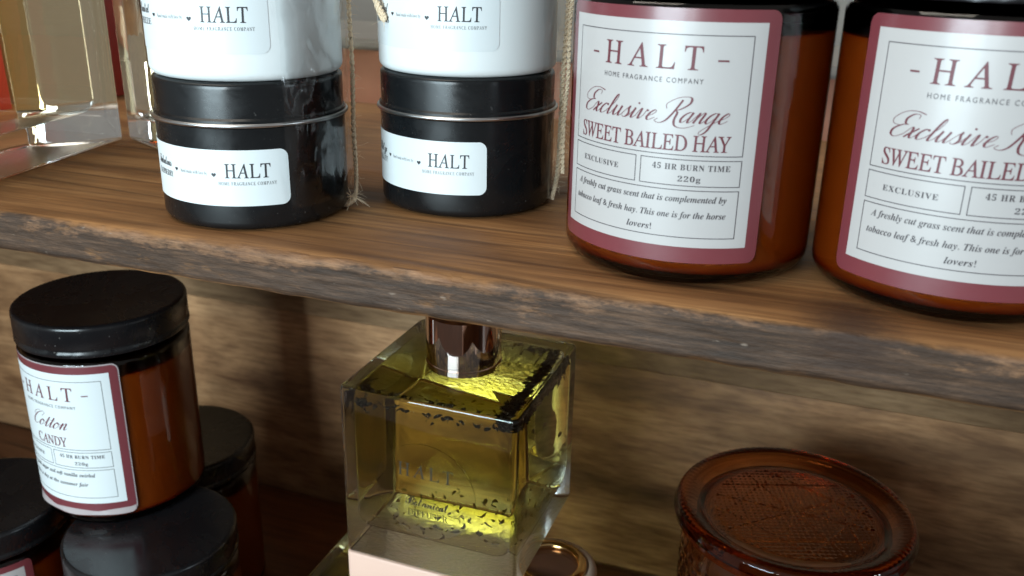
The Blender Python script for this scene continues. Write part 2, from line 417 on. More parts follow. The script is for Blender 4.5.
M['amber2'] = glass('dark_amber_glass', 1.5, 0.0, (0.93, 0.80, 0.70), absorb=(0.83, 0.44, 0.0), density=170)
M['botan'] = simple('dried_botanicals', (0.020, 0.014, 0.007), 0.8, spec=0.1, var=0.5, vscale=400)
M['botan2'] = simple('dried_sediment', (0.10, 0.065, 0.025), 0.7, var=0.5, vscale=400)
M['twine'] = simple('jute_twine', (0.80, 0.64, 0.45), 0.8, var=0.2, vscale=900)
M['pink'] = simple('pink_fibre', (0.55, 0.26, 0.24), 0.8, var=0.2, vscale=900)
M['red'] = simple('red_card', (0.27, 0.020, 0.015), 0.4, var=0.08)
M['terracotta'] = simple('terracotta_brick', (0.78, 0.38, 0.26), 0.8, var=0.15, vscale=25, bump=0.5)
M['mortar'] = simple('grey_mortar', (0.32, 0.31, 0.29), 0.9, var=0.12, vscale=40)
M['wall'] = simple('grey_paint', (0.45, 0.47, 0.45), 0.7, var=0.12, vscale=6)

def film_mat():
    m = bpy.data.materials.new('cellophane'); m.use_nodes = True; nt = m.node_tree; nt.nodes.clear()
    out = N(nt, 'ShaderNodeOutputMaterial'); tr = N(nt, 'ShaderNodeBsdfTransparent'); gl = N(nt, 'ShaderNodeBsdfGlossy')
    tr.inputs[0].default_value = (0.96, 0.97, 0.97, 1); gl.inputs['Roughness'].default_value = 0.10
    fr = N(nt, 'ShaderNodeFresnel'); fr.inputs[0].default_value = 1.6
    bp = N(nt, 'ShaderNodeBump'); bp.inputs['Strength'].default_value = 0.25; bp.inputs['Distance'].default_value = 0.001
    nt.links.new(noise_n(nt, coords(nt, (1, 1, 0.5)), 110, 3, 0.5, 1.0), bp.inputs['Height'])
    nt.links.new(bp.outputs[0], gl.inputs['Normal']); nt.links.new(bp.outputs[0], fr.inputs['Normal'])
    f = mathn(nt, 'ADD', mathn(nt, 'MULTIPLY', fr.outputs[0], 0.75), 0.004, True)
    mx = N(nt, 'ShaderNodeMixShader'); nt.links.new(f, mx.inputs[0]); nt.links.new(tr.outputs[0], mx.inputs[1]); nt.links.new(gl.outputs[0], mx.inputs[2])
    nt.links.new(mx.outputs[0], out.inputs[0]); return m
M['film'] = film_mat()
def dust(m, amount=0.5):
    nt = m.node_tree; b = nt.nodes['Principled BSDF']; src = b.inputs['Base Color'].links[0].from_socket
    d = noise_n(nt, coords(nt), 900, 2, 0.5); big = noise_n(nt, coords(nt), 45, 3, 0.6)
    f = ramp(nt, d, [(0.70, (0, 0, 0)), (0.76, (1, 1, 1))]).outputs[0]
    f = mathn(nt, 'MULTIPLY', f, mathn(nt, 'MULTIPLY', big, amount))
    nt.links.new(mix(nt, f, src, (0.30, 0.28, 0.26)), b.inputs['Base Color'])
    sm = noise_n(nt, coords(nt, (1, 1, 1), (3, 1, 2)), 26, 5, 0.65, 1.5)
    mr = N(nt, 'ShaderNodeMapRange'); nt.links.new(sm, mr.inputs[0]); mr.inputs[1].default_value = 0.35; mr.inputs[2].default_value = 0.65
    mr.inputs[3].default_value = 0.17; mr.inputs[4].default_value = 0.38; nt.links.new(mr.outputs[0], b.inputs['Roughness'])
dust(M['lid'], 0.7); dust(M['tin_black'], 0.35)

# ------------------------------------------------------------------ setting
FRONT_Y, REAR_Y, THICK = 0.2524, 0.528, 0.0165
def board(name, x0, x1, y0, y1, z0, z1, m, rough_edge=0.0, seed=0, step=0.0012):
    """a sawn board with soft, uneven front arrises; grain along X"""
    bm = bmesh.new()
    re = 0.0016
    prof = [(y1, z1)] + [(y0 + (y1 - y0) * t, z1) for t in (0.6, 0.3, 0.1, 0.04)] 
    prof += [(y0 + re * 1.6, z1 - re * 0.05), (y0 + re * 0.7, z1 - re * 0.35), (y0 + re * 0.15, z1 - re)]
    prof += [(y0, z1 + (z0 - z1) * t) for t in (0.15, 0.2, 0.25, 0.3, 0.35, 0.4, 0.45, 0.5, 0.55, 0.6, 0.65, 0.7, 0.75, 0.8, 0.85)]
    prof += [(y0 + re * 0.2, z0 + re), (y0 + re, z0 + re * 0.2), (y0 + (y1 - y0) * 0.3, z0), (y1, z0)]
    n = int((x1 - x0) / step); rings = []
    for i in range(n + 1):
        x = x0 + (x1 - x0) * i / n; ring = []
        for k, (y, z) in enumerate(prof):
            dy = dz = 0
            if rough_edge and 4 < k < 25:
                s1 = noise.noise(Vector((x * 14, seed, k * 0.06)))
                s2 = noise.noise(Vector((x * 90, seed + 5, k * 0.2)))
                s3 = noise.noise(Vector((x * 150, seed + 9, k * 1.3))) + (0.8 if 7 < k < 23 else 0.2) * noise.noise(Vector((x * 40, seed + 2, k * 2.1)))
                dy = rough_edge * (0.6 * s1 + 0.35 * s2 + 0.2 * s3)
                if k in (5, 6, 7): dz = -rough_edge * (0.5 * max(0, s2) + 0.5 * abs(s1)) ; dy += rough_edge * 0.8 * max(0, s2 + s3 * .5)
                if k in (23, 24): dz = rough_edge * 0.5 * (s2 + 0.6 * s1)
            ring.append(bm.verts.new((x, y + dy, z + dz)))
        rings.append(ring)
    m_ = len(prof)
    for A, B in zip(rings[:-1], rings[1:]):
        for k in range(m_):
            bm.faces.new((A[k], A[(k + 1) % m_], B[(k + 1) % m_], B[k]))
    bm.faces.new(rings[0][::-1]); bm.faces.new(rings[-1])
    bmesh.ops.recalc_face_normals(bm, faces=bm.faces)
    return obj(name, bm, m, smooth=35)

sb = board('shelf_front_board', -0.6415, 0.32, FRONT_Y, 0.3625, -THICK, 0.0, M['shelf'], 0.0006, 3)
sb['kind'] = 'structure'
rb = board('shelf_rear_board', -0.6415, 0.40, 0.3640, REAR_Y, -THICK - 0.0004, -0.0004, M['shelf_rear'], 0.0002, 8, 0.01)
rb['kind'] = 'structure'
def slab(name, x0, x1, y0, y1, z0, z1, m, bev=0.001):
    bm = bmesh.new()
    bmesh.ops.create_cube(bm, size=1)
    for v in bm.verts: v.co = Vector(((x0 + x1) / 2 + v.co.x * (x1 - x0), (y0 + y1) / 2 + v.co.y * (y1 - y0), (z0 + z1) / 2 + v.co.z * (z1 - z0)))
    if bev: bmesh.ops.bevel(bm, geom=bm.edges[:], offset=bev, segments=2, affect='EDGES', profile=0.5)
    return obj(name, bm, m, smooth=30)
BACK_Y, FLOOR_Z = 0.494, -0.2815
for nm, z0, z1, m, dy in (('back_panel', -0.1385, -0.0175, M['back_top'], 0.0), ('back_panel', FLOOR_Z - 0.02, -0.1400, M['back'], 0.0035)):
    s = slab(nm, -0.6415, 0.6, BACK_Y + dy, BACK_Y + 0.012, z0, z1, m); s['kind'] = 'structure'
for y0, y1 in ((0.10, 0.2415), (0.2430, 0.3750), (0.3765, BACK_Y - 0.0005)):
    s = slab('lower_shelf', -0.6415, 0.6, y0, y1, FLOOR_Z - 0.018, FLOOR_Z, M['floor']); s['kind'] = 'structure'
s = slab('room_wall', -3.0, 2.5, 1.45, 1.5, -1.2, 2.2, M['wall']); s['kind'] = 'structure'
s = slab('room_floor', -3.0, 2.5, -2.5, 1.45, -1.25, -1.2, M['floor']); s['kind'] = 'structure'

s = slab('added_glare_blocker', -0.66, -0.642, 0.240, REAR_Y, FLOOR_Z, 0.17, M['shelf_rear']); s['kind'] = 'structure'  # unseen panel added to block window glare inside the big clear bottle

s = slab('added_shade_board', -0.098, 0.50, 0.205, 0.225, FLOOR_Z, -0.100, M['floor']); s['kind'] = 'structure'  # unseen board added to shade the right of the back panel

# ------------------------------------------------------------------ amber candle jars
JR = 0.041
def label_wave(amp, seed):
    return lambda u, v: amp * noise.noise(Vector((u * 90, v * 90, seed)))
def jar_label(root, name1, name2, s1w, s2w, th, desc=None, film=False):
    """th = turn of the label round the jar; all sizes in metres from the label's own middle"""
    base = bmesh.new(); wrap_panel(base, -0.037, 0.037, 0.0083, 0.0825, 0.003, JR + 0.00003, JR, 0.00013)
    lab = obj('label', base, M['maroon'], root, 60); lab.rotation_euler = (0, 0, th)
    bm = bmesh.new(); wrap_panel(bm, -0.033, 0.033, 0.0133, 0.0790, 0, JR + 0.00016, JR, 0.00004); obj('label_panel', bm, M['tin_paper'] if film else M['paper'], lab, 60)  # whiter paper on the Cotton CANDY label paints in its stronger light
    bm = bmesh.new(); r = JR + 0.00022; t = 0.00024
    def rect(u0, u1, v0, v1):
        wrap_panel(bm, u0, u1, v0, v0 + t, 0, r, JR, 0.00003, nv=1); wrap_panel(bm, u0, u1, v1 - t, v1, 0, r, JR, 0.00003, nv=1)
        wrap_panel(bm, u0, u0 + t, v0 + t, v1 - t, 0, r, JR, 0.00003, nv=4); wrap_panel(bm, u1 - t, u1, v0 + t, v1 - t, 0, r, JR, 0.00003, nv=4)
    rect(-0.0292, 0.0292, 0.0412, 0.0755); rect(-0.0292, -0.0022, 0.0321, 0.0401); rect(-0.0008, 0.0292, 0.0321, 0.0401); rect(-0.0292, 0.0292, 0.0162, 0.0310)
    obj('frame_lines', bm, M['ink_d'], lab, 60)
    r = JR + 0.00030
    bm = bmesh.new()
    put_text(bm, 'HALT', 'serif', -0.0155, 0.0152, 0.0658, 0.0066, r, JR, 1.5, 0.004)
    for u0, u1 in ((-0.0213, -0.0187), (0.0193, 0.0224)): wrap_panel(bm, u0, u1, 0.0683, 0.0688, 0, r, JR, 0.00003, nv=1)
    pen_text(bm, name1[0], name1[1], name1[2], name1[3], name1[4], r, JR)
    put_text(bm, name2, 'serif', s2w[0], s2w[1], 0.0426, 0.0046, r, JR, 0.95, 0.008)
    obj('lettering', bm, M['ink_m'], lab, None)
    bm = bmesh.new()
    put_text(bm, 'HOME FRAGRANCE COMPANY', 'sans', -0.0156, 0.0158, 0.0620, 0.0014, r, JR, 1.35, 0.0)
    put_text(bm, 'EXCLUSIVE', 'bold', -0.0237, -0.0083, 0.0352, 0.0016, r, JR, 1.15)
    put_text(bm, '45 HR BURN TIME', 'bold', 0.0030, 0.0258, 0.0369, 0.0017, r, JR, 1.15)
    put_text(bm, '220g', 'bold', 0.0108, 0.0174, 0.0335, 0.0016, r, JR, 1.15)
    for s_, u0, u1, v in (desc or (('A freshly cut grass scent that is complemented by', -0.0262, 0.0256, 0.0273), ('tobacco leaf & fresh hay. This one is for the horse', -0.0268, 0.0258, 0.0224), ('lovers!', -0.0040, 0.0040, 0.0180))):
        put_text(bm, s_, 'bi', u0, u1, v, 0.0019, r, JR, 1.0)
    obj('small_print', bm, M['ink_d'], lab, None)
    if film:
        bm = bmesh.new()
        wrap_panel(bm, -0.0376, 0.0376, 0.0072, 0.0831, 0.0035, JR + 0.00001, JR, 0.00001, wav=lambda u, v: 0.0013 * max(0, (0.0100 - v) / 0.0036) ** 2 * (0.6 + 0.4 * sin(u * 260)) + 0.0002 * (v < 0.0083), nv=24)
        obj('label_backing', bm, simple('clear_label_edge', (0.42, 0.36, 0.36), 0.15), lab, 60)
    return lab
M['clear_film'] = glass('clear_sticker', 1.3, 0.05)

def jar_body(root):
    bm = bmesh.new()
    prof = [(0, 0.0012), (0.030, 0.0012), (0.033, 0.0)] + arcp(0.0350, 0.0060, 0.0060, -90, 0, 8)
    prof += [(JR, 0.02), (JR, 0.05), (JR, 0.0815)] + arcp(0.0375, 0.0815, 0.0035, 0, 90, 6) + [(0.0368, 0.0858), (0.0366, 0.0935), (0.0362, 0.0945), (0, 0.0945)]
    lathe(bm, prof, 128); jar = obj('glass_body', bm, M['amber'], root, 50)
    bm = bmesh.new()
    prof = [(0, 0.0036), (0.032, 0.0036)] + arcp(0.0335, 0.0085, 0.0048, -80, 0, 6) + [(0.0383, 0.06), (0.0383, 0.0740), (0.0375, 0.0752), (0, 0.0748)]
    lathe(bm, prof, 96); obj('wax', bm, M['wax'], jar, 50)
def jar_lid(root):
    bm = bmesh.new()
    prof = [(0.0392, 0.0868), (0.0413, 0.0868), (0.0416, 0.0872), (0.0416, 0.0888), (0.0411, 0.0893), (0.0411, 0.0905), (0.0414, 0.0910), (0.0414, 0.0990)]
    prof += arcp(0.0396, 0.0995, 0.0018, 0, 90, 5) + [(0.038, 0.1011), (0.0, 0.1009)]
    lathe(bm, prof, 160, lambda r, z, a: r - (0.00025 * (1 if int(a / (2 * pi) * 160) % 2 else 0) if 0.0871 < z < 0.0889 and r > 0.0412 else 0))
    obj('lid', bm, M['lid'], root, 40)

SWEET = (('Exclusive Range', -0.0240, 0.0240, 0.0508, 0.0031), 'SWEET BAILED HAY', (-0.0225, 0.0235), (-0.0254, 0.0252))
def make_jar(label, loc, rotz, words, group, **kw):
    t = thing('candle_jar', label, 'candle', loc, 0, group)
    jar_body(t); jar_lid(t)
    if words: jar_label(t, *words, rotz, **kw)
    return t
GJ = 'amber candle jars with black lids'
j1 = make_jar('amber candle jar reading SWEET BAILED HAY with its whole label in view', (-0.0466, 0.3092, 0.0001), -0.008 / JR, SWEET, GJ)
j2 = copy_thing(j1, (0.0367, 0.3090, 0.0001), 0, 'amber candle jar reading SWEET BAILED HAY cut off by the right side of the photo')
for c in j2.children:
    if c.name.startswith('label'): c.rotation_euler = (0, 0, -0.0015 / JR)
j3 = make_jar('amber candle jar with Cotton CANDY label standing on other black lids', (-0.339, 0.3384, -0.1812), -0.0022 / JR,
              (('Cotton', -0.0120, 0.0100, 0.0512, 0.0034), 'CANDY', (-0.0110, 0.0095), (-0.0105, 0.0085)), GJ,
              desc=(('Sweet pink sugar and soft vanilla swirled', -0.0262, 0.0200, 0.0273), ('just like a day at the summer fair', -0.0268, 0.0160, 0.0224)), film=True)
j3.scale = (0.99, 0.99, 1.078)
LOWZ = -0.2813; J4R = radians(23)
j4 = copy_thing(j1, (-0.3985, 0.2985, LOWZ), 0, 'amber candle jar in the bottom left corner with only the corner of its label showing')
for c in j4.children:
    if c.name.startswith('label'): c.rotation_euler = (0, 0, J4R)
j5 = copy_thing(j1, (-0.2990, 0.3085, LOWZ), 0, 'candle jar under the Cotton CANDY jar whose black lid has a grey sheen', skip=('label',))
j6 = copy_thing(j1, (-0.3430, 0.3880, LOWZ), 0, 'amber candle jar in the shade behind the Cotton CANDY jar', skip=('label',))

# ------------------------------------------------------------------ tins
TR_ = 0.0345
def tin(root, body_m, lid_m, dz=0.0):
    bm = bmesh.new()
    prof = [(0, 0.0006), (0.0305, 0.0006), (0.0310, 0.0)] + arcp(0.0315, 0.0032, 0.0030, -90, 0, 6) + [(TR_, 0.010), (TR_, 0.0340), (TR_ + 0.0002, 0.0368), (0.033, 0.0370), (0, 0.0370)]
    lathe(bm, prof, 128); bd = obj('tin_body', bm, body_m, root, 40)
    bm = bmesh.new()
    lathe(bm, [(TR_ + 0.0006 + 0.0008 * cos(a), 0.0379 + 0.0008 * sin(a)) for a in [2 * pi * i / 10 for i in range(10)]], 128, closed=True)
    obj('rolled_bead', bm, M['bead'], bd, 180)
    bm = bmesh.new()
    prof = [(0.033, 0.0382), (TR_ + 0.0004, 0.0384), (TR_ + 0.0004, 0.0395), (TR_ - 0.0003, 0.0402), (TR_ - 0.0003, 0.0500)] + arcp(TR_ - 0.0018, 0.0507, 0.0015, 0, 90, 4)
    prof += [(TR_ - 0.0030, 0.0522), (TR_ - 0.0036, 0.0514), (0, 0.0512)]
    lathe(bm, prof, 128); obj('tin_lid', bm, lid_m, root, 40)
def heart(bm, u, v, s, r, R0):
    pts = []
    for i in range(24):
        t = 2 * pi * i / 24
        x = 16 * sin(t) ** 3 / 34 * s; y = (13 * cos(t) - 5 * cos(2 * t) - 2 * cos(3 * t) - cos(4 * t)) / 34 * s
        pts.append(bm.verts.new(wrap_pt((u + x) * r / R0, v + y, r)))
    bm.faces.new(pts[::-1])
def tin_label(root, rotz, scr, cap):
    bm = bmesh.new(); wrap_panel(bm, -0.070, 0.0, 0.0095, 0.0295, 0.003, TR_ + 0.00006, TR_, 0.0001)
    lab = obj('label', bm, M['tin_paper'], root, 60); lab.rotation_euler = (0, 0, rotz)
    r = TR_ + 0.00026; bm = bmesh.new()
    put_text(bm, 'HALT', 'serif', -0.0222, -0.0065, 0.0197, 0.0050, r, TR_, 1.05, 0.006)
    put_text(bm, 'HOME FRAGRANCE COMPANY', 'serif', -0.0247, -0.0047, 0.0171, 0.0012, r, TR_, 1.3, -0.004)
    put_text(bm, 'hand made with love by', 'serif', -0.0402, -0.0288, 0.0205, 0.0012, r, TR_, 1.15, -0.006)
    put_text(bm, scr, 'script', -0.0560, -0.0455, 0.0215, 0.0032, r, TR_, 0.86)
    put_text(bm, cap, 'serif', -0.0565, -0.0450, 0.0178, 0.0020, r, TR_, 1.0, 0.006)
    heart(bm, -0.0262, 0.0207, 0.0018, r, TR_); heart(bm, -0.0425, 0.0212, 0.0016, r, TR_)
    obj('lettering', bm, M['ink_b'], lab, None)
def make_tin(label, loc, rotz, white, scr, cap, group):
    t = thing('candle_tin', label, 'tin', loc, 0, group)
    tin(t, M['tin_white'] if white else M['tin_black'], M['tin_white'] if white else M['tin_black']); tin_label(t, rotz, scr, cap)
    return t
T1, T2 = (-0.2105, 0.2967), (-0.1416, 0.3432)
GT = 'stacked candle tins'
make_tin('black candle tin with a white label, nearest the big clear bottle, under a white tin', (*T1, 0), 0.0325 / TR_, False, 'Fabulous', 'RASPBERRY', GT)
make_tin('white candle tin stacked on the left black tin, its film crinkled', (*T1, 0.0524), 0.0290 / TR_, True, 'Coastal', 'BREEZE', GT)
make_tin('black candle tin with a white label, next to the amber jar, under a white tin', (*T2, 0), 0.0205 / TR_, False, 'Lily', 'VALLEY', GT)
make_tin('white candle tin stacked on the black tin next to the amber jar', (*T2, 0.0524), 0.0248 / TR_, True, 'Coastal', 'ROSES', GT)

# twine: two twisted strands along a path, with loose hairs
def path_pt(path, t):
    n = len(path) - 1; i = min(int(t * n), n - 1); f = t * n - i
    p0, p1, p2, p3 = (Vector(path[max(i - 1, 0)]), Vector(path[i]), Vector(path[i + 1]), Vector(path[min(i + 2, n)]))
    return 0.5 * ((2 * p1) + (-p0 + p2) * f + (2 * p0 - 5 * p1 + 4 * p2 - p3) * f * f + (-p0 + 3 * p1 - 3 * p2 + p3) * f ** 3)
def sweep(bm, pts, rad, seg=6):
    rings = []
    for i, p in enumerate(pts):
        d = (pts[min(i + 1, len(pts) - 1)] - pts[max(i - 1, 0)]).normalized()
        a = d.cross(Vector((0.3, 0.1, 1) if abs(d.z) < 0.9 else (1, 0.2, 0))).normalized(); b = d.cross(a)
        r = rad[i] if isinstance(rad, list) else rad
        rings.append([bm.verts.new(p + r * (cos(2 * pi * k / seg) * a + sin(2 * pi * k / seg) * b)) for k in range(seg)])
    for A, B in zip(rings[:-1], rings[1:]):
        for k in range(seg): bm.faces.new((A[k], A[(k + 1) % seg], B[(k + 1) % seg], B[k]))
    bm.faces.new(rings[0][::-1]); bm.faces.new(rings[-1])
def twine_mesh(bm, path, rad=0.00055, turns=None, hairs=60, hl=0.004, rnd=RND):
    L = sum((Vector(path[i + 1]) - Vector(path[i])).length for i in range(len(path) - 1))
    n = max(30, int(L / 0.0006)); turns = turns or L / 0.0042
    for s in (0, pi):
        pts = []
        for i in range(n + 1):
            t = i / n; p = path_pt(path, t); q = path_pt(path, min(1, t + 0.01)) - path_pt(path, max(0, t - 0.01)); q.normalize()
            a = q.cross(Vector((0.2, 1, 0.1))).normalized(); b = q.cross(a); w = 2 * pi * turns * t + s
            pts.append(p + rad * 0.85 * (cos(w) * a + sin(w) * b))
        sweep(bm, pts, rad)
    for h in range(hairs):
        t = rnd.random(); p = path_pt(path, t); d = Vector((rnd.gauss(0, 1), rnd.gauss(0, 1), rnd.gauss(0, 1))).normalized()
        e = Vector((rnd.gauss(0, 1), rnd.gauss(0, 1), rnd.gauss(0, 1) - 0.4)).normalized(); ln = hl * rnd.uniform(0.4, 1.2)
        sweep(bm, [p, p + d * ln * 0.4, p + d * ln * 0.7 + e * ln * 0.35, p + d * ln * 0.8 + e * ln * 0.8], [0.00007, 0.00006, 0.00005, 0.00003], 3)
def side(c, th, r, z):   # th in degrees from -Y round a tin
    a = radians(th) - pi / 2; return (c[0] + r * cos(a), c[1] + r * sin(a), z)
bm = bmesh.new()
path = [side(T1, 118, 0.0372, 0.112), side(T1, 121, 0.0375, 0.09), side(T1, 117, 0.0378, 0.07), side(T1, 120, 0.0380, 0.05), side(T1, 119, 0.0375, 0.03), side(T1, 121, 0.0378, 0.012), side(T1, 116, 0.0370, 0.003), side(T1, 108, 0.034, 0.0012)]
twine_mesh(bm, path, hairs=90)
for k in range(26):
    p = Vector(side(T1, 112, 0.036, 0.004)); d = Vector((RND.uniform(-.2, 1), RND.uniform(-1, .3), RND.uniform(-.2, .7))).normalized() * RND.uniform(.004, .011)
    sweep(bm, [p, p + d * 0.5 + Vector((0, 0, -0.001)), p + d + Vector((0, 0, max(-0.003, -p.z - d.z + 0.0006)))], [0.00012, 0.0001, 0.00004], 3)
tag(obj('twine', bm, M['twine']), 'jute twine down the right side of the left pair of tins, frayed at the shelf', 'twine', 'jute twine round the stacked tins')
bm = bmesh.new()
path = [side(T2, 107, 0.0375, 0.112), side(T2, 104, 0.0385, 0.09), side(T2, 106, 0.0382, 0.07), side(T2, 102, 0.0375, 0.05), side(T2, 104, 0.0372, 0.03), side(T2, 101, 0.0368, 0.012), side(T2, 98, 0.035, 0.0015)]
twine_mesh(bm, path, rad=0.0006, hairs=90)
path2 = [Vector(p) + Vector((0.0022, -0.0005, 0)) * (1 if i % 2 else 0.6) for i, p in enumerate(path)]
twine_mesh(bm, path2[:-1], rad=0.0005, hairs=60)
tag(obj('twine', bm, M['twine']), 'doubled jute twine between the right pair of tins and the amber jar', 'twine', 'jute twine round the stacked tins')
bm = bmesh.new()
path = [side(T2, -64, 0.040, 0.112), side(T2, -58, 0.0385, 0.096), side(T2, -52, 0.0375, 0.086), side(T2, -45, 0.0368, 0.0775), side(T2, -39, 0.0362, 0.0725), side(T2, -36, 0.0360, 0.0712), side(T2, -35, 0.0362, 0.0725), side(T2, -40, 0.0370, 0.0765), side(T2, -47, 0.0375, 0.083)]
twine_mesh(bm, path, rad=0.00055, hairs=40)
tag(obj('twine', bm, M['twine']), 'loose looped twine end hanging over the label of the right white tin', 'twine', 'jute twine round the stacked tins')

# crinkled clear film down the side of each pair of tins
def film_strip(c, th0, th1, z0, z1, seed):
    bm = bmesh.new(); nu, nv = 46, 90; grid = []
    for i in range(nu + 1):
        col = []
        for j in range(nv + 1):
            th = th0 + (th1 - th0) * i / nu; z = z0 + (z1 - z0) * j / nv
            th += 2.0 * noise.noise(Vector((z * 60, seed, i * 0.02)))
            p = Vector((th * 0.06, z * 55, seed))
            w = 0.0013 + 0.0016 * abs(noise.noise(p)) + 0.0006 * abs(noise.noise(p * 2.7))
            col.append(bm.verts.new(side(c, th, 0.0349 + w, z)))
        grid.append(col)
    for A, B in zip(grid[:-1], grid[1:]):
        for j in range(nv): bm.faces.new((A[j], B[j], B[j + 1], A[j + 1]))
    return bm
tag(obj('film_wrap', film_strip(T1, 52, 112, 0.008, 0.108, 1.3), M['film'], smooth=25), 'crinkled clear film on the right side of the left pair of tins', 'film', 'clear film strips')
tag(obj('film_wrap', film_strip(T2, 72, 102, 0.008, 0.108, 5.7), M['film'], smooth=25), 'crinkled clear film on the right side of the right pair of tins', 'film', 'clear film strips')

# ------------------------------------------------------------------ square glass bottles
def bottle(root, s, h, wall, base, level, m_oil, m_top, rv_out=0.003, rv_in=0.008, top=0.004, re=0.0016):
    bm = bmesh.new(); rbox(bm, s, s, 0, h, rv_out, re, seg=6); 
    for f in bm.faces:
        if len(f.verts) > 4 and f.calc_center_median().z < 0.001: f.material_index = 1
    g = obj('glass_body', bm, [M['clear'], M['clear_frost']], root, 30)
    bm = bmesh.new(); seg = 8; si = s - 2 * wall
    def outline(inset, z):
        pts = []; hx = si / 2 - inset; r = max(rv_in - inset * 0.5, 0.001)
        for k, (qx, qy) in enumerate(((1, 1), (-1, 1), (-1, -1), (1, -1))):
            for i in range(seg + 1):
                a = pi / 2 * k + pi / 2 * i / seg; pts.append(bm.verts.new((qx * (hx - r) + r * cos(a), qy * (hx - r) + r * sin(a), z)))
        return pts
    def stitch(rings, mi=0):
        for A, B in zip(rings[:-1], rings[1:]):
            m = len(A)
            for i in range(m): bm.faces.new((A[i], A[(i + 1) % m], B[(i + 1) % m], B[i])).material_index = mi
    full = level is None
    if full: level = h - top - 0.006
    rb_ = 0.007; rings = [outline(rb_ * (1 - sin(pi / 2 * i / 5)), base + rb_ * (1 - cos(pi / 2 * i / 5))) for i in range(6)] + [outline(0, level)]
    if full: rings += [outline(0.006 * (1 - cos(pi / 2 * i / 6)), h - top - 0.006 * (1 - sin(pi / 2 * i / 6))) for i in range(1, 7)]
    stitch(rings); bm.faces.new(rings[0][::-1]); f = bm.faces.new(rings[-1]); f.material_index = 0 if full else 1
    obj('oil', bm, [m_oil, m_top], g, 30)
    if full: return g
    bm = bmesh.new(); ra = 0.006; zt = h - top
    rings = [outline(0, level)] + [outline(ra * (1 - cos(pi / 2 * i / 6)), zt - ra * (1 - sin(pi / 2 * i / 6))) for i in range(7)]
    stitch(rings); bm.faces.new(rings[-1])
    obj('hollow', bm, M['air'], g, 50)
    return g
def collar(root, z, r=0.0165, h=0.026, m=None):
    bm = bmesh.new()
    prof = [(0, z + 0.0002), (r - 0.001, z + 0.0002), (r, z + 0.0008), (r, z + 0.0030), (r - 0.0006, z + 0.0034), (r - 0.0006, z + 0.004), (r, z + 0.0044), (r, z + h - 0.001), (r - 0.001, z + h), (0, z + h)]
    lathe(bm, prof, 96); return obj('collar', bm, m or M['rose'], root, 35)
CUBE = (-0.1421, 0.3402, -0.1567); CROT = -0.0126; CS, CH = 0.080, 0.0817
t = thing('diffuser_bottle', 'square clear glass bottle of yellow oil with flower bits and a shiny metal collar', 'diffuser bottle', CUBE, CROT, None)
bottle(t, CS, CH, 0.0045, 0.0125, None, M['oil_wavy'], M['oil_wavy'], rv_in=0.006, top=0.0025); collar(t, CH)
# thin clear round sticker with faint lettering on the front
bm = bmesh.new()
lay = [(x, y) for x, y in [(0.0225 * cos(2 * pi * i / 64), 0.0225 * sin(2 * pi * i / 64)) for i in range(64)]]
f0 = [bm.verts.new((0.000 + x, -CS / 2 - 0.00005, 0.040 + y)) for x, y in lay]; f1 = [bm.verts.new((x, -CS / 2 - 0.0003, 0.040 + y)) for x, y in lay]
bm.faces.new(f1); bm.faces.new(f0[::-1])
for i in range(64): bm.faces.new((f0[i], f0[(i + 1) % 64], f1[(i + 1) % 64], f1[i]))
bmesh.ops.recalc_face_normals(bm, faces=bm.faces)
st = obj('clear_sticker', bm, M['clear_film'], t, 30)
bm = bmesh.new()
put_text(bm, 'HALT', 'serif', -0.0125, 0.0125, 0.0462, 0.0062, -CS / 2 - 0.0004, 1, 1.35, 0.0, flat=True)
put_text(bm, 'Botanical', 'script', -0.0095, 0.0105, 0.0325, 0.0042, -CS / 2 - 0.0004, 1, 0.86, 0.0, flat=True)
put_text(bm, 'DIFFUSER', 'serif', -0.0085, 0.0100, 0.0275, 0.0030, -CS / 2 - 0.0004, 1, 1.0, 0.0, flat=True)
obj('lettering', bm, simple('faded_ink', (0.022, 0.016, 0.008), 0.7), st, None)

def flakes(name, spots, m, label, seed):
    rnd = random.Random(seed); bm = bmesh.new()
    for (x, y, z, sz) in spots:
        L_, W_ = sz * rnd.uniform(0.7, 1.4), sz * rnd.uniform(0.25, 0.5); bend = rnd.uniform(-1, 1) * sz * 0.5
        R_ = Matrix.Rotation(rnd.uniform(0, 2 * pi), 3, 'Z') @ Matrix.Rotation(rnd.uniform(-1.2, 1.2), 3, 'X') @ Matrix.Rotation(rnd.uniform(-0.9, 0.9), 3, 'Y')
        n = 5; rows = []
        for i in range(n + 1):
            tt = i / n * 2 - 1; w = W_ * sqrt(max(0.02, 1 - tt * tt)) * 0.6; row = []
            for (a, b_) in ((-1, 0), (0, 0.35), (1, 0), (0, -0.35)):
                row.append(bm.verts.new(Vector((x, y, z)) + R_ @ Vector((tt * L_ * 0.5, a * w, b_ * w + bend * tt * tt))))
            rows.append(row)
        for A, B in zip(rows[:-1], rows[1:]):
            for k in range(4): bm.faces.new((A[k], A[(k + 1) % 4], B[(k + 1) % 4], B[k]))
        bm.faces.new(rows[0][::-1]); bm.faces.new(rows[-1])
    bmesh.ops.recalc_face_normals(bm, faces=bm.faces)
    o = obj(name, bm, m, None, 60); o.location = CUBE; o.rotation_euler = (0, 0, CROT)
    tag(o, label, 'botanicals', None, 'stuff'); return o
hi = CS / 2 - 0.0045 - 0.0024; rnd = random.Random(21); sp = []
def cl(v, e): return max(-e, min(e, v))
for i in range(230):      # crowded along the right side, under the surface
    y = -hi + 2 * hi * rnd.random() ** 0.9
    sp.append((cl(hi - abs(rnd.gauss(0, 0.0012)), hi), cl(y, hi), 0.0762 - abs(rnd.gauss(0, 0.0018)), rnd.uniform(0.003, 0.0062)))
